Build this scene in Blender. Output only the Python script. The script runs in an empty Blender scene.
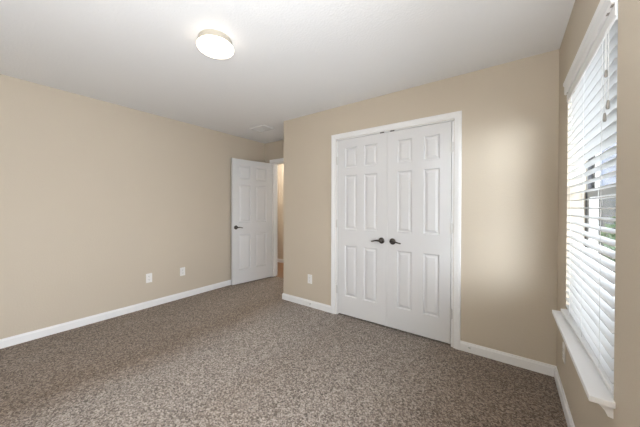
import bpy, bmesh, math, random
from mathutils import Vector, Matrix
random.seed(7)
S = bpy.context.scene
COL = S.collection

# ------------------------------------------------------------------ camera
XR, XC, XL = 0.3016, -2.4992, -3.6582       # right wall, closet wall's free edge, left wall
D1, D2 = 2.6077, 3.3218                     # closet wall, entry wall
H = 2.44
YB = -0.75                                  # rear wall, behind the camera
cam = bpy.data.cameras.new('camera')
cob = bpy.data.objects.new('camera', cam)
COL.objects.link(cob)
F_PX, PITCH, ROLL, YAW, SY, CH = 260.4306, -0.0079, 0.0023, 0.6252, -4.1743, 1.264
Fw = Vector((-math.sin(YAW) * math.cos(PITCH), math.cos(YAW) * math.cos(PITCH), math.sin(PITCH)))
Rt = Vector((math.cos(YAW), math.sin(YAW), 0))
Up = Rt.cross(Fw)
R2 = math.cos(ROLL) * Rt + math.sin(ROLL) * Up
U2 = -math.sin(ROLL) * Rt + math.cos(ROLL) * Up
M = Matrix((R2, U2, -Fw)).transposed().to_4x4()
M.translation = (0, 0, CH)
cob.matrix_world = M
cam.sensor_fit = 'HORIZONTAL'
cam.sensor_width = 36
cam.lens = 36 * F_PX / 640
cam.shift_y = SY / 640
cam.clip_start = 0.02
S.camera = cob

# ------------------------------------------------------------------ light and exposure
S.view_settings.view_transform = 'Standard'
S.view_settings.look = 'None'
S.view_settings.gamma = 1
S.view_settings.exposure = 0.0
S.view_settings.use_curve_mapping = False
w = bpy.data.worlds.new('sky')
S.world = w
w.use_nodes = True
w.node_tree.nodes['Background'].inputs[0].default_value = (0.85, 0.92, 1.0, 1)
w.node_tree.nodes['Background'].inputs[1].default_value = 7.8


def area(name, loc, rot, sx, sy, power, color=(1, 1, 1), portal=False, spread=180):
    l = bpy.data.lights.new(name, 'AREA')
    l.shape = 'RECTANGLE'
    l.size, l.size_y, l.energy, l.color = sx, sy, power, color
    l.spread = math.radians(spread)
    l.cycles.is_portal = portal
    o = bpy.data.objects.new(name, l)
    COL.objects.link(o)
    o.location = loc
    o.rotation_euler = rot
    return o


R90 = math.pi / 2
area('daylight_portal', (0.46, 1.785, 1.33), (0, R90, 0), 1.5, 0.95, 1, portal=True)
# added side fill by the camera, aimed at the left wall; no window here
area('side_fill', (XR - 0.02, 0.05, 0.82), (0, R90, 0), 1.1, 0.9, 51, (0.84, 0.91, 1.0), spread=150)
# upward fill added beside the camera, standing in for a bounced flash
area('ceiling_fill', (-0.02, -0.10, 1.42), (math.pi, 0, 0), 0.3, 0.3, 51, (0.91, 0.95, 1.0))
# hazy low sun, far softer than a clear one, reaching in along the window wall
sl = bpy.data.lights.new('hazy_sun', 'SUN')
sl.energy, sl.color, sl.angle = 8.0, (0.85, 0.93, 1.0), math.radians(40)
so = bpy.data.objects.new('hazy_sun', sl)
COL.objects.link(so)
so.location = (4, -4, 4)
so.rotation_euler = Vector((0.42, -0.90, 0.07)).to_track_quat('Z', 'Y').to_euler()
# the hallway's ceiling lamp
hl = bpy.data.lights.new('hallway_lamp', 'POINT')
hl.energy, hl.color, hl.shadow_soft_size = 42, (1.0, 0.95, 0.88), 0.12
ho = bpy.data.objects.new('hallway_lamp', hl)
COL.objects.link(ho)
ho.location = (-3.5, 3.85, 2.25)


# ------------------------------------------------------------------ materials
def nd(nt, t, **k):
    n = nt.nodes.new(t)
    for a, b in k.items():
        setattr(n, a, b)
    return n


def mat(name, col, rough=0.5, metal=0.0, bump=None, spec=0.5, var=None):
    """bump = (scale, strength, distance, detail); var = (scale, amount)"""
    m = bpy.data.materials.new(name)
    m.use_nodes = True
    nt = m.node_tree
    b = nt.nodes['Principled BSDF']
    b.inputs['Base Color'].default_value = (*col, 1)
    b.inputs['Roughness'].default_value = rough
    b.inputs['Metallic'].default_value = metal
    b.inputs['Specular IOR Level'].default_value = spec
    tc = nd(nt, 'ShaderNodeTexCoord')
    if bump:
        n = nd(nt, 'ShaderNodeTexNoise')
        n.inputs['Scale'].default_value = bump[0]
        n.inputs['Detail'].default_value = bump[3]
        bp = nd(nt, 'ShaderNodeBump')
        bp.inputs['Strength'].default_value = bump[1]
        bp.inputs['Distance'].default_value = bump[2]
        nt.links.new(tc.outputs['Object'], n.inputs['Vector'])
        nt.links.new(n.outputs['Fac'], bp.inputs['Height'])
        nt.links.new(bp.outputs['Normal'], b.inputs['Normal'])
    if var:
        n = nd(nt, 'ShaderNodeTexNoise')
        n.inputs['Scale'].default_value = var[0]
        n.inputs['Detail'].default_value = 3
        r = nd(nt, 'ShaderNodeMapRange')
        r.inputs['To Min'].default_value = 1 - var[1]
        r.inputs['To Max'].default_value = 1 + var[1]
        h = nd(nt, 'ShaderNodeHueSaturation')
        h.inputs['Color'].default_value = (*col, 1)
        nt.links.new(tc.outputs['Object'], n.inputs['Vector'])
        nt.links.new(n.outputs['Fac'], r.inputs['Value'])
        nt.links.new(r.outputs[0], h.inputs['Value'])
        nt.links.new(h.outputs[0], b.inputs['Base Color'])
    return m


WALL = mat('tan_wall_paint', (0.57, 0.50, 0.405), 0.75, bump=(90, 0.25, 0.004, 3), spec=0.25, var=(2.5, 0.015))
CEIL = mat('white_ceiling_paint', (0.835, 0.835, 0.835), 0.9, bump=(70, 0.35, 0.006, 4), spec=0.2)
TRIM = mat('white_trim_enamel', (0.84, 0.84, 0.84), 0.38, spec=0.4)
DOOR = mat('white_door_enamel', (0.71, 0.71, 0.715), 0.42, bump=(160, 0.05, 0.002, 3), spec=0.4)
BLIND = mat('white_blind_slat', (0.61, 0.61, 0.605), 0.4, spec=0.4)
CORD = mat('white_blind_cord', (0.72, 0.72, 0.70), 0.8)
PLATE = mat('white_plastic_plate', (0.82, 0.81, 0.79), 0.35)
SLOT = mat('dark_slot', (0.03, 0.03, 0.03), 0.6)
NICKEL = mat('dark_satin_nickel', (0.09, 0.08, 0.072), 0.30, metal=0.9)
HINGE = mat('satin_hinge', (0.70, 0.70, 0.69), 0.4, metal=0.4)
STEEL = mat('brushed_steel', (0.55, 0.55, 0.54), 0.35, metal=0.9)
PANM = mat('satin_lamp_pan', (0.60, 0.56, 0.48), 0.35, metal=0.55)
TASSEL = mat('grey_tassel', (0.30, 0.28, 0.25), 0.6)
VENTM = mat('white_vent_enamel', (0.74, 0.73, 0.71), 0.45)
DUCT = mat('dark_duct', (0.06, 0.058, 0.055), 0.8)
VINYL = mat('window_vinyl', (0.36, 0.36, 0.35), 0.45)
GASKET = mat('dark_window_gasket', (0.05, 0.05, 0.055), 0.6)
HALLF = mat('brown_hall_floor', (0.24, 0.13, 0.07), 0.5, var=(9, 0.2))
DRYW = mat('plain_drywall', (0.7, 0.68, 0.64), 0.9)
SIDING = mat('blue_grey_siding', (0.085, 0.094, 0.114), 0.8)
FENCE = mat('weathered_grey_fence', (0.036, 0.036, 0.034), 0.9, var=(6, 0.25))
REFLECT = mat('pale_reflector', (0.55, 0.54, 0.52), 0.9, var=(3, 0.08))
LAWN = mat('lawn_green', (0.018, 0.026, 0.012), 0.95, var=(14, 0.3))
LEAF = mat('shrub_green', (0.035, 0.06, 0.022), 0.8, var=(20, 0.4))
BARK = mat('brown_stem', (0.05, 0.035, 0.025), 0.9)

m = bpy.data.materials.new('window_glass')
m.use_nodes = True
nt = m.node_tree
nt.nodes.clear()
out = nd(nt, 'ShaderNodeOutputMaterial')
mx = nd(nt, 'ShaderNodeMixShader')
tr = nd(nt, 'ShaderNodeBsdfTransparent')
gl = nd(nt, 'ShaderNodeBsdfGlossy')
gl.inputs['Roughness'].default_value = 0.02
mx.inputs[0].default_value = 0.06
nt.links.new(tr.outputs[0], mx.inputs[1])
nt.links.new(gl.outputs[0], mx.inputs[2])
nt.links.new(mx.outputs[0], out.inputs[0])
GLASS = m

LAMP_E = 2.6
m = bpy.data.materials.new('lit_opal_glass')
m.use_nodes = True
b = m.node_tree.nodes['Principled BSDF']
b.inputs['Base Color'].default_value = (0.9, 0.88, 0.84, 1)
b.inputs['Roughness'].default_value = 0.25
b.inputs['Emission Color'].default_value = (1.0, 0.87, 0.72, 1)
b.inputs['Emission Strength'].default_value = LAMP_E
OPAL = m


def carpet():
    m = bpy.data.materials.new('brown_cut_pile_carpet')
    m.use_nodes = True
    nt = m.node_tree
    L = nt.links.new
    b = nt.nodes['Principled BSDF']
    b.inputs['Roughness'].default_value = 1.0
    b.inputs['Specular IOR Level'].default_value = 0.05
    b.inputs['Sheen Weight'].default_value = 0.25
    b.inputs['Sheen Roughness'].default_value = 0.6
    tc = nd(nt, 'ShaderNodeTexCoord')
    vo = nd(nt, 'ShaderNodeTexVoronoi')
    vo.inputs['Scale'].default_value = 135
    no = nd(nt, 'ShaderNodeTexNoise')
    no.inputs['Scale'].default_value = 120
    no.inputs['Detail'].default_value = 4
    no.inputs['Roughness'].default_value = 0.7
    # tufts: each cell its own yarn tone
    L(tc.outputs['Object'], no.inputs['Vector'])
    ad = nd(nt, 'ShaderNodeMixRGB', blend_type='ADD')
    ad.inputs[0].default_value = 0.02
    L(tc.outputs['Object'], ad.inputs[1])
    L(no.outputs['Color'], ad.inputs[2])
    L(ad.outputs[0], vo.inputs['Vector'])
    sp = nd(nt, 'ShaderNodeSeparateColor')
    L(vo.outputs['Color'], sp.inputs[0])
    mixv = nd(nt, 'ShaderNodeMath', operation='MULTIPLY_ADD')
    L(sp.outputs[0], mixv.inputs[0])
    mixv.inputs[1].default_value = 0.55
    n2 = nd(nt, 'ShaderNodeMath', operation='MULTIPLY')
    L(no.outputs['Fac'], n2.inputs[0])
    n2.inputs[1].default_value = 0.45
    L(n2.outputs[0], mixv.inputs[2])
    cr = nd(nt, 'ShaderNodeValToRGB')
    e = cr.color_ramp.elements
    e[0].position, e[0].color = 0.22, (0.055, 0.037, 0.024, 1)
    e[1].position, e[1].color = 0.80, (0.50, 0.43, 0.37, 1)
    k = e.new(0.5)
    k.color = (0.225, 0.175, 0.138, 1)
    L(mixv.outputs[0], cr.inputs[0])
    # brushed nap: vacuum tracks along the room, plus shade painted in toward the window wall
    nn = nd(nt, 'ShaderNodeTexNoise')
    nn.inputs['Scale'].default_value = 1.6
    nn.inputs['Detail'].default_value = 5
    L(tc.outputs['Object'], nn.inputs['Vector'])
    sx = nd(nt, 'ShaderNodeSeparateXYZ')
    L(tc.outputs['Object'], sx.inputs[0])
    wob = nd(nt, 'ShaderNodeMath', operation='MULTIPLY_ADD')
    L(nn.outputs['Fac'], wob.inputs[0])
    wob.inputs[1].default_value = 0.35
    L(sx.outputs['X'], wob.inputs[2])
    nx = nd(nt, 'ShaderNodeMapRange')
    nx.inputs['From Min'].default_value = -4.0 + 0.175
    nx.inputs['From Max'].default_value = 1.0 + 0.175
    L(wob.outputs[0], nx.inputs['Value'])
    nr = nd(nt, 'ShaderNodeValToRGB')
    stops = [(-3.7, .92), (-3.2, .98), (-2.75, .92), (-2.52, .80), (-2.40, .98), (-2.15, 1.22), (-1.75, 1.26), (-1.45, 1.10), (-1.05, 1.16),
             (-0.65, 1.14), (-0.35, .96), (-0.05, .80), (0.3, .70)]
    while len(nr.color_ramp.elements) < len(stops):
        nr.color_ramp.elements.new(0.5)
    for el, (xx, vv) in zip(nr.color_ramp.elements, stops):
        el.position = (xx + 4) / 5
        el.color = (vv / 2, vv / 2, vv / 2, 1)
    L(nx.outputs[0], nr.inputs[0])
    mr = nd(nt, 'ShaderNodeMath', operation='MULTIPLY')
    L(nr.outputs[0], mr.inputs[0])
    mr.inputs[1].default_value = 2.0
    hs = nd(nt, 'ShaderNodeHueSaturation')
    st = nd(nt, 'ShaderNodeMapRange')               # browner where darker, in the tracks and in the painted shade
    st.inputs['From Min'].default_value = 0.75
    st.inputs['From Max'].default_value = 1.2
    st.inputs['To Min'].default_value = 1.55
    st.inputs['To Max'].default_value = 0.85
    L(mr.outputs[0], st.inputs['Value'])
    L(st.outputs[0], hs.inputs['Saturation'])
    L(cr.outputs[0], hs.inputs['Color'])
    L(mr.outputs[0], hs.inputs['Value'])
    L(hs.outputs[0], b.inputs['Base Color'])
    bp = nd(nt, 'ShaderNodeBump')
    bp.inputs['Strength'].default_value = 0.8
    bp.inputs['Distance'].default_value = 0.012
    L(mixv.outputs[0], bp.inputs['Height'])
    L(bp.outputs[0], b.inputs['Normal'])
    return m


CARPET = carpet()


# ------------------------------------------------------------------ mesh helpers
def box(bm, x0, x1, y0, y1, z0, z1):
    v = [bm.verts.new(p) for p in ((x0, y0, z0), (x1, y0, z0), (x1, y1, z0), (x0, y1, z0),
                                   (x0, y0, z1), (x1, y0, z1), (x1, y1, z1), (x0, y1, z1))]
    for f in ((3, 2, 1, 0), (4, 5, 6, 7), (0, 1, 5, 4), (1, 2, 6, 5), (2, 3, 7, 6), (3, 0, 4, 7)):
        bm.faces.new([v[i] for i in f])


def prism(bm, prof, axis, a0, a1, m0=None, m1=None):
    """extrude a closed 2-D profile along axis; m0/m1 give extra offset along the axis per profile point (mitres)"""
    n = len(prof)
    rings = []
    for a, mm in ((a0, m0), (a1, m1)):
        ring = []
        for i, (p, q) in enumerate(prof):
            t = a + (mm[i] if mm else 0)
            ring.append(bm.verts.new({'x': (t, p, q), 'y': (p, t, q), 'z': (p, q, t)}[axis]))
        rings.append(ring)
    for i in range(n):
        j = (i + 1) % n
        bm.faces.new((rings[0][i], rings[0][j], rings[1][j], rings[1][i]))
    bm.faces.new(rings[0][::-1])
    bm.faces.new(rings[1])


def lathe(bm, prof, seg=40, mtx=None):
    """profile of (r, z) about Z"""
    rings = []
    for r, z in prof:
        if r < 1e-6:
            rings.append([bm.verts.new((0, 0, z))])
        else:
            rings.append([bm.verts.new((r * math.cos(2 * math.pi * k / seg), r * math.sin(2 * math.pi * k / seg), z))
                          for k in range(seg)])
    for a, b in zip(rings, rings[1:]):
        for k in range(seg):
            j = (k + 1) % seg
            q = [a[k % len(a)], a[j % len(a)], b[j % len(b)], b[k % len(b)]]
            q = list(dict.fromkeys(q))
            if len(q) > 2:
                bm.faces.new(q)
    if mtx is not None:
        bmesh.ops.transform(bm, matrix=mtx, verts=[v for r in rings for v in r])


def tube(bm, pts, rad, seg=10):
    """swept tube with a radius per point and closed ends"""
    pts = [Vector(p) for p in pts]
    if not isinstance(rad, (list, tuple)):
        rad = [rad] * len(pts)
    rings = []
    for i, p in enumerate(pts):
        d = (pts[min(i + 1, len(pts) - 1)] - pts[max(i - 1, 0)]).normalized()
        u = d.cross(Vector((0, 0, 1)) if abs(d.z) < 0.9 else Vector((1, 0, 0))).normalized()
        v = d.cross(u)
        rings.append([bm.verts.new(p + rad[i] * (math.cos(2 * math.pi * k / seg) * u + math.sin(2 * math.pi * k / seg) * v))
                      for k in range(seg)])
    for a, b in zip(rings, rings[1:]):
        for k in range(seg):
            bm.faces.new((a[k], a[(k + 1) % seg], b[(k + 1) % seg], b[k]))
    bm.faces.new(rings[0][::-1])
    bm.faces.new(rings[-1])


def obj(name, bm, material, parent=None, bevel=0, smooth=False, loc=None, rotz=0):
    bmesh.ops.recalc_face_normals(bm, faces=bm.faces)
    me = bpy.data.meshes.new(name)
    bm.to_mesh(me)
    bm.free()
    if smooth:
        for p in me.polygons:
            p.use_smooth = True
    me.materials.append(material)
    o = bpy.data.objects.new(name, me)
    COL.objects.link(o)
    if parent:
        o.parent = parent
    if loc:
        o.location = loc
    o.rotation_euler.z = rotz
    if bevel:
        bv = o.modifiers.new('bevel', 'BEVEL')
        bv.width, bv.segments, bv.limit_method, bv.angle_limit = bevel, 2, 'ANGLE', 0.6
    if smooth:
        sm = o.modifiers.new('edges', 'EDGE_SPLIT')
        sm.split_angle = 0.7
    return o


def boxes(name, bl, material, parent=None, bevel=0, **k):
    bm = bmesh.new()
    for b_ in bl:
        box(bm, *b_)
    return obj(name, bm, material, parent, bevel, **k)


def tag(o, label, cat, group=None, kind=None):
    if label:
        o['label'] = label
    if cat:
        o['category'] = cat
    if group:
        o['group'] = group
    if kind:
        o['kind'] = kind
    return o


def empty(name, loc, rotz=0):
    o = bpy.data.objects.new(name, None)
    COL.objects.link(o)
    o.empty_display_size = 0.1
    o.location = loc
    o.rotation_euler.z = rotz
    return o


def copy_tree(o, parent=None):
    c = o.copy()
    COL.objects.link(c)
    if parent:
        c.parent = parent
    for ch in list(o.children):
        copy_tree(ch, c)
    return c


def struct(o, label, cat):
    return tag(o, label, cat, kind='structure')


# ------------------------------------------------------------------ room shell
T = 0.12
TW = 0.138                                  # window wall
HX0, HX1, HY1 = -5.6, -1.9, 4.30            # hallway beyond the entry door
DX0, DX1, DZ = -3.462, -2.686, 2.062        # entry doorway opening
CX0, CX1, CZ = -1.648, -0.396, 2.060        # closet opening (outside of the jambs)
WY0, WY1, WZ0, WZ1 = 1.325, 2.245, 0.575, 2.06   # window opening

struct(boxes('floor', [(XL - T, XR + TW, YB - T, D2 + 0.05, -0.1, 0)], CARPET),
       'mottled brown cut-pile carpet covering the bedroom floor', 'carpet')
struct(boxes('ceiling', [(XL - T, XR + TW, YB - T, D2 + T, H, H + 0.1)], CEIL),
       'white textured bedroom ceiling', 'ceiling')
struct(boxes('wall_left', [(XL - T, XL, YB - T, D2 + T, 0, H)], WALL),
       'long bare tan wall on the left with two outlets', 'wall')
struct(boxes('wall_closet', [(XC, CX0, D1, D1 + T, 0, H), (CX1, XR, D1, D1 + T, 0, H),
                             (CX0, CX1, D1, D1 + T, CZ, H)], WALL),
       'tan wall around the white double closet doors', 'wall')
struct(boxes('wall_entry_side', [(XC, XC + T, D1 + T, D2, 0, H)], WALL),
       'side of the closet facing the entry alcove', 'wall')
struct(boxes('wall_back', [(XL, DX0, D2, D2 + T, 0, H), (DX1, XC + T, D2, D2 + T, 0, H),
                           (DX0, DX1, D2, D2 + T, DZ, H)], WALL),
       'shaded tan wall over the open entry doorway', 'wall')
struct(boxes('wall_right', [(XR, XR + TW, YB - T, WY0, 0, H), (XR, XR + TW, WY1, D2 + T, 0, H),
                            (XR, XR + TW, WY0, WY1, 0, WZ0), (XR, XR + TW, WY0, WY1, WZ1, H)], WALL),
       'tan wall on the right that holds the window', 'wall')
struct(boxes('wall_rear', [(XL, XR, YB - T, YB, 0, H)], WALL), 'tan wall behind the camera', 'wall')
struct(boxes('wall_closet_inside', [(XC + T, XR, D2, D2 + T, 0, H)], DRYW), 'back wall inside the closed closet', 'wall')
# hallway
struct(boxes('floor_hall', [(HX0, HX1, D2 + 0.05, HY1 + T, -0.1, 0)], HALLF), 'brown hallway floor seen through the doorway', 'floor')
struct(boxes('wall_hall', [(HX0, HX1, HY1, HY1 + T, 0, H), (HX0 - T, HX0, D2 + T, HY1 + T, 0, H),
                           (HX1, HX1 + T, D2 + T, HY1 + T, 0, H), (HX0, XL - T, D2, D2 + T, 0, H)], WALL),
       'tan hallway wall seen through the open doorway', 'wall')
struct(boxes('ceiling_hall', [(HX0 - T, HX1 + T, D2 + T, HY1 + T, H, H + 0.1)], CEIL), 'hallway ceiling beyond the doorway', 'ceiling')

# ------------------------------------------------------------------ baseboards
BH, BT = 0.081, 0.014


def base_prof(s):                            # (depth from the wall, height); s = sign of the room side
    return [(0, 0), (s * BT, 0), (s * BT, BH - 0.018), (s * BT * 0.62, BH - 0.008), (s * BT * 0.5, BH), (0, BH)]


def baseboard(name, axis, at, s, a0, a1, label, mit0=0, mit1=0):
    bm = bmesh.new()
    pr = base_prof(s)
    m0 = [mit0 * abs(p) for p, q in pr]
    m1 = [mit1 * abs(p) for p, q in pr]
    pr = [(at + p, q) for p, q in pr]
    prism(bm, pr, axis, a0, a1, m0, m1)
    return struct(obj(name, bm, TRIM), label, 'baseboard')


baseboard('baseboard_left', 'y', XL, 1, YB, D2, 'white baseboard along the long left wall')
baseboard('baseboard_closet_left', 'x', D1, -1, XC, -1.709, 'short white baseboard left of the closet doors', mit0=-1)
baseboard('baseboard_closet_right', 'x', D1, -1, -0.337, XR, 'white baseboard between the closet doors and window wall', mit1=-1)
baseboard('baseboard_right', 'y', XR, -1, YB, D1, 'white baseboard running under the window', mit1=-1)
baseboard('baseboard_entry_side', 'y', XC, -1, D1, D2, 'white baseboard on the closet side facing the entry', mit0=-1)
baseboard('baseboard_hall', 'x', HY1, -1, HX0, HX1, 'white baseboard along the hallway wall')


# ------------------------------------------------------------------ door casings and jambs
def casing_mesh(bm, x0, x1, zt, y, s, wd=0.057):
    """mitred three-sided casing; x0,x1,zt = inner edge; y = wall plane; s = side the trim stands on"""
    # profile across the width: (distance out from the inner edge, projection)
    pr = [(0, 0), (0, 0.009), (0.004, 0.011), (0.018, 0.012), (0.030, 0.016), (0.050, 0.017), (wd, 0.014), (wd, 0)]
    # legs
    for xx, sg in ((x0, -1), (x1, 1)):
        prism(bm, [(xx + sg * d, y + s * h) for d, h in pr], 'z', 0, zt, None, [d for d, h in pr])
    n = len(pr)
    prism(bm, [(y + s * h, zt + d) for d, h in pr], 'x', x0, x1, [-d for d, h in pr], [d for d, h in pr])


bm = bmesh.new()
casing_mesh(bm, -1.651, -0.393, 2.0625, D1, -1)
struct(obj('trim_1', bm, TRIM), 'white casing framing the double closet doors', 'door casing')
bm = bmesh.new()
JT = 0.018
for a in ((CX0, CX0 + JT, D1 - 0.001, D1 + T, 0, CZ - JT), (CX1 - JT, CX1, D1 - 0.001, D1 + T, 0, CZ - JT),
          (CX0, CX1, D1 - 0.001, D1 + T, CZ - JT + 0.009, CZ)):
    box(bm, *a)
struct(obj('trim_2', bm, TRIM), 'white jamb lining the closet opening', 'door jamb')
bm = bmesh.new()
casing_mesh(bm, DX0 - 0.003, DX1 + 0.003, DZ + 0.003, D2, -1)
struct(obj('trim_3', bm, TRIM), 'white casing around the open entry doorway', 'door casing')
bm = bmesh.new()
for a in ((DX0, DX0 + JT - 0.006, D2 - 0.001, D2 + T, 0, DZ), (DX1 - JT, DX1, D2 - 0.001, D2 + T, 0, DZ),
          (DX0, DX1, D2 - 0.001, D2 + T, DZ - 0.012, DZ),
          (DX0 + 0.012, DX0 + 0.022, D2 + 0.045, D2 + 0.075, 0, DZ - 0.012)):
    box(bm, *a)
struct(obj('trim_4', bm, TRIM), 'white jamb lining the entry doorway', 'door jamb')


# ------------------------------------------------------------------ six panel doors
def door_slab(bm, w, z0, z1, th, xs, zs):
    """local x 0..w, front face y=0, back y=th; xs, zs = panel spans; moulded panels on both faces"""
    cx = sorted({0, w, *[c for s in xs for c in s]})
    cz = sorted({z0, z1, *[c for s in zs for c in s]})
    ispan = lambda a, b, ss: any(abs(a - s[0]) < 1e-6 and abs(b - s[1]) < 1e-6 for s in ss)
    cache = {}

    def V(x, y, z):
        k = (round(x, 5), round(y, 5), round(z, 5))
        if k not in cache:
            cache[k] = bm.verts.new((x, y, z))
        return cache[k]
    for yf, s in ((0, 1), (th, -1)):
        for a, b_ in zip(cx, cx[1:]):
            for c, d in zip(cz, cz[1:]):
                ring = lambda i, dep: [V(a + i, yf + s * dep, c + i), V(b_ - i, yf + s * dep, c + i),
                                       V(b_ - i, yf + s * dep, d - i), V(a + i, yf + s * dep, d - i)]
                if ispan(a, b_, xs) and ispan(c, d, zs):
                    rr = [ring(0, 0), ring(0.004, 0.003), ring(0.009, 0.012), ring(0.018, 0.012),
                          ring(0.038, 0.003)]
                    for p, q in zip(rr, rr[1:]):
                        for k in range(4):
                            bm.faces.new((p[k], p[(k + 1) % 4], q[(k + 1) % 4], q[k]))
                    bm.faces.new(rr[-1])
                else:
                    bm.faces.new(ring(0, 0))
    # edges
    for a, b_ in zip(cx, cx[1:]):
        for z in (z0, z1):
            bm.faces.new((V(a, 0, z), V(b_, 0, z), V(b_, th, z), V(a, th, z)))
    for c, d in zip(cz, cz[1:]):
        for x in (0, w):
            bm.faces.new((V(x, 0, c), V(x, 0, d), V(x, th, d), V(x, th, c)))


def lever(parent, x, y, z, s, yd):
    """rosette with a neck and a drooping lever; s = direction of the lever along x, yd = outward direction along y"""
    e = empty('door_handle', (x, y, z))
    e.parent = parent
    rot = Matrix.Rotation(R90 if yd < 0 else -R90, 4, 'X')
    bm = bmesh.new()
    lathe(bm, [(0, 0), (0.032, 0), (0.033, 0.003), (0.031, 0.007), (0.024, 0.011), (0.014, 0.014), (0, 0.015)], 32, rot)
    obj('rosette', bm, NICKEL, e, smooth=True)
    bm = bmesh.new()
    k = yd
    tube(bm, [(0, k * 0.010, 0), (0, k * 0.038, 0), (0, k * 0.048, 0)], [0.011, 0.010, 0.012], 14)
    tube(bm, [(-s * 0.012, k * 0.050, 0.001), (0, k * 0.052, 0.002), (s * 0.03, k * 0.053, 0.003), (s * 0.055, k * 0.052, 0.0),
              (s * 0.074, k * 0.050, -0.006), (s * 0.092, k * 0.047, -0.010), (s * 0.100, k * 0.045, -0.009)],
         [0.008, 0.0115, 0.0095, 0.0075, 0.007, 0.0075, 0.005], 14)
    obj('lever', bm, NICKEL, e, smooth=True)


def hinge(parent, x, y, z, material=None):
    bm = bmesh.new()
    tube(bm, [(x, y, z - 0.045), (x, y, z + 0.045)], 0.0065, 12)
    tube(bm, [(x, y, z - 0.049), (x, y, z - 0.045)], [0.004, 0.0065], 12)
    tube(bm, [(x, y, z + 0.045), (x, y, z + 0.049)], [0.0065, 0.004], 12)
    box(bm, x - 0.016, x + 0.016, y + 0.001, y + 0.0045, z - 0.044, z + 0.044)
    return obj('hinge', bm, material or HINGE, parent)


DZS = [(0.237, 0.823), (1.010, 1.632), (1.718, 1.948)]
FY = D1 + 0.003
# left leaf
e = empty('door_1', (-1.6275, FY, 0))
struct(e, 'left leaf of the white six-panel double closet doors', 'closet door')
bm = bmesh.new()
door_slab(bm, 0.6065, 0.022, 2.047, 0.035, [(0.098, 0.252), (0.339, 0.494)], DZS)
obj('door_leaf', bm, DOOR, e)
lever(e, 0.6050 - 0.058, 0, 0.914, -1, -1)
for z in (0.30, 1.075, 1.81):
    hinge(e, -0.003, -0.006, z)
# right leaf
e = empty('door_2', (-1.0190, FY, 0))
struct(e, 'right leaf of the white six-panel double closet doors', 'closet door')
bm = bmesh.new()
door_slab(bm, 0.6000, 0.022, 2.047, 0.035, [(0.104, 0.252), (0.360, 0.504)], DZS)
obj('door_leaf', bm, DOOR, e)
lever(e, 0.058, 0, 0.914, 1, -1)
for z in (0.30, 1.075, 1.81):
    hinge(e, 0.605, -0.006, z)
# strikes of the ball catches, in the head jamb above the seam
for k, x in enumerate((-1.078, -0.968)):
    tag(boxes('catch_plate', [(x - 0.022, x + 0.022, D1 - 0.005, D1 + 0.002, 2.0455, 2.0545)], NICKEL),
        'small dark metal catch at the top of the closet doors, ' + ('left' if k == 0 else 'right') + ' of the seam',
        'door catch', 'door catches over the closet seam')

# entry door, standing open against the left wall
ang = math.atan2(-0.747, -0.120)
e = empty('door_3', (-3.449, 3.300, 0), ang)
struct(e, 'white six-panel entry door standing open by the left wall', 'door')
bm = bmesh.new()
door_slab(bm, 0.757, 0.013, 2.047, 0.035, [(0.115, 0.335), (0.425, 0.645)], DZS)
bmesh.ops.translate(bm, verts=bm.verts, vec=(0, -0.035, 0))
obj('door_leaf', bm, DOOR, e)
# in the door's frame +y looks into the room
lever(e, 0.757 - 0.060, 0.0, 0.935, -1, 1)
lever(e, 0.757 - 0.060, -0.035, 0.935, -1, -1)
for z in (0.30, 1.075, 1.81):
    bm = bmesh.new()
    tube(bm, [(-0.006, -0.041, z - 0.045), (-0.006, -0.041, z + 0.045)], 0.006, 12)
    obj('hinge', bm, STEEL, e)


# ------------------------------------------------------------------ window
win = empty('window_1', (XR + 0.1, (WY0 + WY1) / 2, WZ0))
struct(win, 'single-hung window behind the white blinds in the right wall', 'window')


def kid(o, par):                              # world-space mesh kept in place under a parent
    o.parent = par
    o.matrix_parent_inverse = Matrix.Translation(par.location).inverted()
    return o


FX = 0.388
fw = 0.045
fb = [(FX, FX + 0.050, WY0, WY0 + fw, WZ0 + 0.025, WZ1), (FX, FX + 0.050, WY1 - 0.012, WY1, WZ0 + 0.025, WZ1),
      (FX, FX + 0.050, WY0 + fw, WY1 - 0.012, WZ1 - fw, WZ1), (FX, FX + 0.050, WY0 + fw, WY1 - 0.012, WZ0 + 0.025, WZ0 + 0.06)]
kid(boxes('window_frame', fb, VINYL, bevel=0.003), win)
ZM = 1.345
a0, a1 = WY0 + fw, WY1 - 0.012


def sash(x, z0, z1, name):
    sw = 0.036
    bl = [(x, x + 0.021, a0, a0 + sw, z0, z1), (x, x + 0.021, a1 - sw, a1, z0, z1),
          (x, x + 0.021, a0 + sw, a1 - sw, z0, z0 + sw), (x, x + 0.021, a0 + sw, a1 - sw, z1 - sw, z1)]
    s_ = kid(boxes(name, bl, VINYL, bevel=0.002), win)
    g = boxes('pane', [(x + 0.009, x + 0.012, a0 + sw, a1 - sw, z0 + sw, z1 - sw)], GLASS)
    g.parent = s_
    return s_


sash(FX + 0.003, WZ0 + 0.06, ZM + 0.018, 'lower_sash')
sash(FX + 0.027, ZM - 0.018, WZ1 - fw, 'upper_sash')
kid(boxes('dark_gasket', [(FX + 0.005, FX + 0.023, a1 - 0.006, a1 - 0.001, ZM + 0.02, WZ1 - fw),
                          (FX - 0.004, FX - 0.0005, a1 + 0.001, a1 + 0.008, WZ0 + 0.06, ZM + 0.02)], GASKET), win)['label'] = 'dark strip in the window track'
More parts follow.
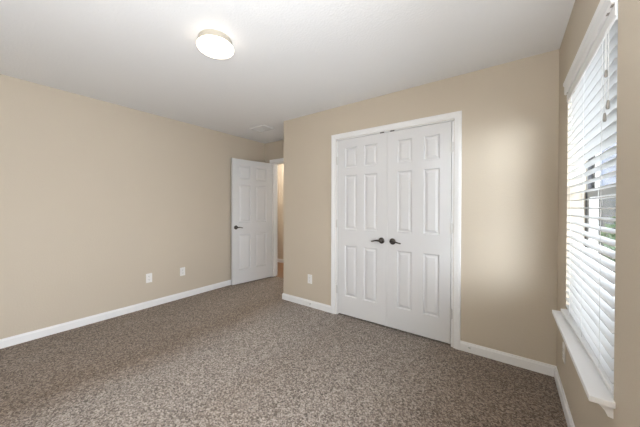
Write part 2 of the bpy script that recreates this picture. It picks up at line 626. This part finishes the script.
# stool and apron
SZ = 0.60
bm = bmesh.new()
box(bm, 0.237, XR + 0.0005, 1.304, 2.262, SZ - 0.022, SZ)
box(bm, XR, FX + 0.002, WY0, WY1, SZ - 0.022, SZ)
kid(obj('window_sill', bm, TRIM, bevel=0.0025), win)
bm = bmesh.new()
prism(bm, [(XR, 0.578), (0.262, 0.578), (0.264, 0.570), (0.270, 0.563), (0.280, 0.552), (0.288, 0.534), (XR, 0.531)], 'y', 1.325, 2.242)
kid(obj('sill_apron', bm, TRIM), win)

# ------------------------------------------------------------------ blinds
BY0, BY1 = 1.332, 2.232
bl = empty('window_blind', (0.32, (BY0 + BY1) / 2, SZ))
tag(bl, 'white faux-wood venetian blind with open slats covering the window', 'window blind')
kid(boxes('headrail', [(0.303, 0.352, BY0, BY1, 1.985, 2.04)], TRIM, bevel=0.002), bl)
bm = bmesh.new()
vp = [(0.300, 1.925), (0.298, 1.926), (0.2955, 1.931), (0.2955, 1.974), (0.288, 1.974), (0.2835, 1.980), (0.2835, 2.026), (0.2775, 2.034), (0.2775, 2.048), (0.300, 2.048)]
prism(bm, vp, 'y', 1.327, 2.243)
for y0, y1 in ((1.327, 1.331), (2.239, 2.243)):
    pass
kid(obj('valance', bm, TRIM), bl)
SP = 0.0435
TILT = math.radians(4)
bm = bmesh.new()
z = 1.915
zs = []
while z > SZ + 0.045:
    zs.append(z)
    z -= SP
random.seed(3)
for zz in zs:
    t = TILT + random.uniform(-0.012, 0.012)
    xc = 0.3225
    n = 6
    top, bot = [], []
    for k in range(n + 1):
        u = -0.025 + 0.05 * k / n
        crown = 0.0025 * (1 - (u / 0.025) ** 2)
        for lst, dz in ((top, 0.00135), (bot, -0.00135)):
            h = crown + dz
            lst.append((xc + u * math.cos(t) - h * math.sin(t), zz + u * math.sin(t) + h * math.cos(t)))
    prism(bm, top + bot[::-1], 'y', BY0, BY1)
kid(obj('slats', bm, BLIND), bl)
bm = bmesh.new()
box(bm, -0.025, 0.025, -0.45, 0.45, -0.0085, 0.0085)
br = kid(obj('bottom_rail', bm, TRIM, bevel=0.002), bl)
br.location = (0.312, (BY0 + BY1) / 2, SZ + 0.019)
br.rotation_euler = (0, math.radians(-4), math.radians(1.6))
bm = bmesh.new()
for y in (1.48, 1.785, 2.09):
    for dx in (-0.0262, 0.0262):
        tube(bm, [(0.3225 + dx, y, 1.99), (0.3225 + dx, y, SZ + 0.03)], 0.0009, 6)
kid(obj('ladder_cord', bm, CORD), bl)
# tilt cords with their tassels
bm = bmesh.new()
c1 = (0.288, 1.362)
c2 = (0.288, 1.400)
for (x, y), zt in ((c1, 1.650), (c2, 1.615)):
    tube(bm, [(0.300, y, 1.935), (x, y, 1.915), (x, y, zt)], 0.0011, 6)
tc = kid(obj('tilt_cord', bm, CORD), bl)
for (x, y), zt in ((c1, 1.650), (c2, 1.615)):
    bm = bmesh.new()
    lathe(bm, [(0, 0), (0.003, 0), (0.0045, -0.010), (0.0055, -0.026), (0.0035, -0.032), (0, -0.032)], 14, Matrix.Translation((x, y, zt)))
    o = obj('tassel', bm, TASSEL, tc, smooth=True)
bm = bmesh.new()
tube(bm, [(0.300, 1.392, 1.935), (0.289, 1.392, 1.915), (0.289, 1.392, 1.77)], 0.0009, 6)
lc = kid(obj('lift_cord', bm, CORD), bl)
bm = bmesh.new()
lathe(bm, [(0, 0), (0.003, 0), (0.005, -0.010), (0.0055, -0.02), (0.003, -0.026), (0, -0.026)], 14, Matrix.Translation((0.289, 1.392, 1.77)))
obj('tassel', bm, TASSEL, lc, smooth=True)
for y in (1.345, 1.395, 2.20):
    bm = bmesh.new()
    box(bm, 0.2885, 0.2975, y - 0.009, y + 0.009, 1.972, 1.986)
    kid(obj('valance_clip', bm, TASSEL if y < 2 else STEEL, bevel=0.001), bl)

# ------------------------------------------------------------------ ceiling lamp
lx, ly = -1.672, 1.060
la = tag(empty('ceiling_lamp', (lx, ly, H)), 'round flush-mount ceiling lamp with a lit opal glass bowl', 'ceiling lamp')
bm = bmesh.new()
lathe(bm, [(0, 0), (0.108, 0), (0.110, -0.004), (0.110, -0.030), (0.113, -0.034), (0.113, -0.040), (0.102, -0.042), (0, -0.042)], 56)
obj('lamp_pan', bm, PANM, la, smooth=True)
bm = bmesh.new()
pr = [(0.102, -0.0425), (0.116, -0.044), (0.121, -0.050), (0.123, -0.057)]
for k in range(1, 11):
    a = k / 10 * R90
    pr.append((0.123 * math.cos(a), -0.057 - 0.040 * math.sin(a)))
pr[-1] = (0, pr[-1][1])
lathe(bm, pr, 56)
obj('glass_bowl', bm, OPAL, la, smooth=True)

# ------------------------------------------------------------------ ceiling vent
vx0, vx1, vy0, vy1 = -3.145, -2.835, 2.535, 2.755
ve = tag(empty('ceiling_vent', ((vx0 + vx1) / 2, (vy0 + vy1) / 2, H)), 'white louvred air vent in the ceiling near the entry alcove', 'air vent')
hx, hy = (vx1 - vx0) / 2, (vy1 - vy0) / 2
bm = bmesh.new()
fwid = 0.028
for (a, b_, c, d) in ((-hx, hx, -hy, -hy + fwid), (-hx, hx, hy - fwid, hy), (-hx, -hx + fwid, -hy + fwid, hy - fwid), (hx - fwid, hx, -hy + fwid, hy - fwid)):
    box(bm, a, b_, c, d, -0.018, 0)
obj('vent_frame', bm, VENTM, ve, bevel=0.003)
bm = bmesh.new()
box(bm, -hx + fwid, hx - fwid, -hy + fwid, hy - fwid, -0.0012, 0)
obj('vent_backing', bm, DUCT, ve)
bm = bmesh.new()
n = 6
for k in range(n):
    y = -hy + fwid + (k + 0.5) * (2 * hy - 2 * fwid) / n
    prism(bm, [(y - 0.0085, -0.0035), (y - 0.0075, -0.0020), (y + 0.0085, -0.0085), (y + 0.0075, -0.0100)], 'x', -hx + fwid, hx - fwid)
obj('vent_louvres', bm, VENTM, ve)


# ------------------------------------------------------------------ outlets, stops, hall control
def outlet(loc, rotz):
    """local: plate in the xz plane, facing -y"""
    e = empty('wall_outlet', loc, rotz)
    bm = bmesh.new()
    box(bm, -0.035, 0.035, -0.006, 0, -0.0575, 0.0575)
    obj('cover_plate', bm, PLATE, e, bevel=0.003)
    for dz in (0.0195, -0.0195):
        bm = bmesh.new()
        pts = []
        for k in range(28):
            a = 2 * math.pi * k / 28
            pts.append((max(-0.0172, min(0.0172, 0.0195 * math.cos(a))), 0.0145 * math.sin(a) + dz))
        prism(bm, pts, 'z', 0, 0.0025)
        bmesh.ops.transform(bm, matrix=Matrix.Rotation(R90, 4, 'X'), verts=bm.verts)
        bmesh.ops.translate(bm, verts=bm.verts, vec=(0, -0.0055, 0))
        s_ = obj('socket', bm, PLATE, e)
        bm = bmesh.new()
        for dx, hh in ((-0.0063, 0.0042), (0.0063, 0.0034)):
            box(bm, dx - 0.0013, dx + 0.0013, -0.0084, -0.0079, dz + 0.003 - hh, dz + 0.003 + hh)
        tube(bm, [(0, -0.0079, dz - 0.008), (0, -0.0084, dz - 0.008)], 0.0024, 10)
        obj('socket_slots', bm, SLOT, s_)
    bm = bmesh.new()
    tube(bm, [(0, -0.0058, 0), (0, -0.0072, 0)], 0.0035, 12)
    obj('screw', bm, PLATE, e)
    return e


G = 'white outlets low on the tan walls'
o0 = tag(outlet((XL, 1.394, 0.369), R90), 'white wall outlet on the left wall, farther from the entry door', 'outlet', G)
for loc, rz, lb in (((XL, 1.810, 0.368), R90, 'white wall outlet on the left wall, nearer the open entry door'),
                    ((-2.037, D1, 0.351), 0, 'white wall outlet left of the double closet doors'),
                    ((XR, 2.280, 0.330), -R90, 'white wall outlet low on the window wall by the corner')):
    o = copy_tree(o0)
    o.location = loc
    o.rotation_euler.z = rz
    o['label'] = lb


def door_stop(x, label):
    e = tag(empty('door_stop', (x, D1 - BT, 0.042)), label, 'door stop', 'door stops on the closet wall baseboards')
    bm = bmesh.new()
    lathe(bm, [(0, 0), (0.010, 0), (0.010, 0.003), (0.005, 0.006), (0.0045, 0.030), (0, 0.030)], 14, Matrix.Rotation(R90, 4, 'X'))
    obj('stop_stem', bm, STEEL, e, smooth=True)
    bm = bmesh.new()
    lathe(bm, [(0, 0.029), (0.0075, 0.029), (0.008, 0.034), (0.0065, 0.040), (0, 0.041)], 14, Matrix.Rotation(R90, 4, 'X'))
    obj('rubber_tip', bm, PLATE, e, smooth=True)


door_stop(-2.02, 'tiny metal door stop on the baseboard left of the closet')
door_stop(-0.265, 'tiny metal door stop on the baseboard right of the closet')

tc_ = tag(empty('wall_control', (-4.37, HY1, 1.44)), 'small grey wall control on the hallway wall beyond the doorway', 'wall control')
boxes('control_case', [(-0.035, 0.035, -0.02, 0, -0.045, 0.045)], mat('grey_plastic', (0.35, 0.34, 0.32), 0.5), tc_, bevel=0.004)
boxes('control_face', [(-0.022, 0.022, -0.0215, -0.0195, -0.005, 0.03)], SLOT, tc_)

# ------------------------------------------------------------------ outside the window
struct(boxes('ground_outside', [(XR + TW, 14, -4, 22, -0.5, -0.3)], LAWN), 'lawn outside the window', 'lawn')
struct(boxes('reflector_outside', [(XR + TW + 0.01, 4.5, -3.5, 4.6, -0.3, -0.27)], REFLECT), 'added unseen pale drive outside the window', 'reflector')  # unseen pale slab added to bounce daylight up onto the ceiling
bm = bmesh.new()
for k in range(34):
    x = 0.62 + k * 0.152
    box(bm, x, x + 0.146, 6.0, 6.02, -0.3, 1.55)
fe = tag(empty('garden_fence', (3.2, 6.0, -0.3)), 'weathered grey board fence outside the window', 'fence')
kid(obj('fence_boards', bm, FENCE), fe)
kid(boxes('fence_rail', [(0.62, 5.78, 6.02, 6.06, 0.1, 0.19)], FENCE), fe)
kid(boxes('fence_rail', [(0.62, 5.78, 6.02, 6.06, 1.2, 1.29)], FENCE), fe)
hs_ = tag(empty('neighbour_house', (3.4, 7.2, -0.3)), 'blue-grey house wall beyond the fence outside the window', 'house')
bm = bmesh.new()
for k in range(22):
    z0 = -0.3 + k * 0.18
    prism(bm, [(7.16, z0), (7.185, z0 + 0.18), (7.4, z0 + 0.18), (7.4, z0)], 'x', 0.5, 6.5)
kid(obj('siding_wall', bm, SIDING), hs_)
kid(boxes('eave_board', [(0.45, 6.55, 7.10, 7.42, 3.66, 3.80)], VINYL), hs_)


def shrub(x, y, r, h, label):
    e = tag(empty('shrub', (x, y, -0.3)), label, 'shrub')
    bm = bmesh.new()
    for k in range(420):
        a, c = random.uniform(0, 6.283), random.uniform(-0.6, 1)
        rr = r * random.uniform(0.6, 1) * math.sqrt(max(0.05, 1 - c * c * 0.8))
        p = Vector((rr * math.cos(a), rr * math.sin(a), h * (0.5 + 0.45 * c)))
        d = Vector((random.uniform(-1, 1), random.uniform(-1, 1), random.uniform(-0.3, 1))).normalized() * 0.09
        u = d.cross(Vector((random.uniform(-1, 1), random.uniform(-1, 1), 0.3))).normalized() * 0.035
        v = [bm.verts.new(q) for q in (p, p + d * 0.5 + u, p + d, p + d * 0.5 - u)]
        bm.faces.new(v)
    obj('foliage', bm, LEAF, e)
    bm = bmesh.new()
    for k in range(5):
        a = k * 1.257
        tube(bm, [(0, 0, 0), (0.3 * r * math.cos(a), 0.3 * r * math.sin(a), h * 0.45)], [0.02, 0.008], 6)
    obj('stem', bm, BARK, e)


shrub(1.33, 5.4, 0.26, 1.5, 'green shrub by the grey fence outside the window')
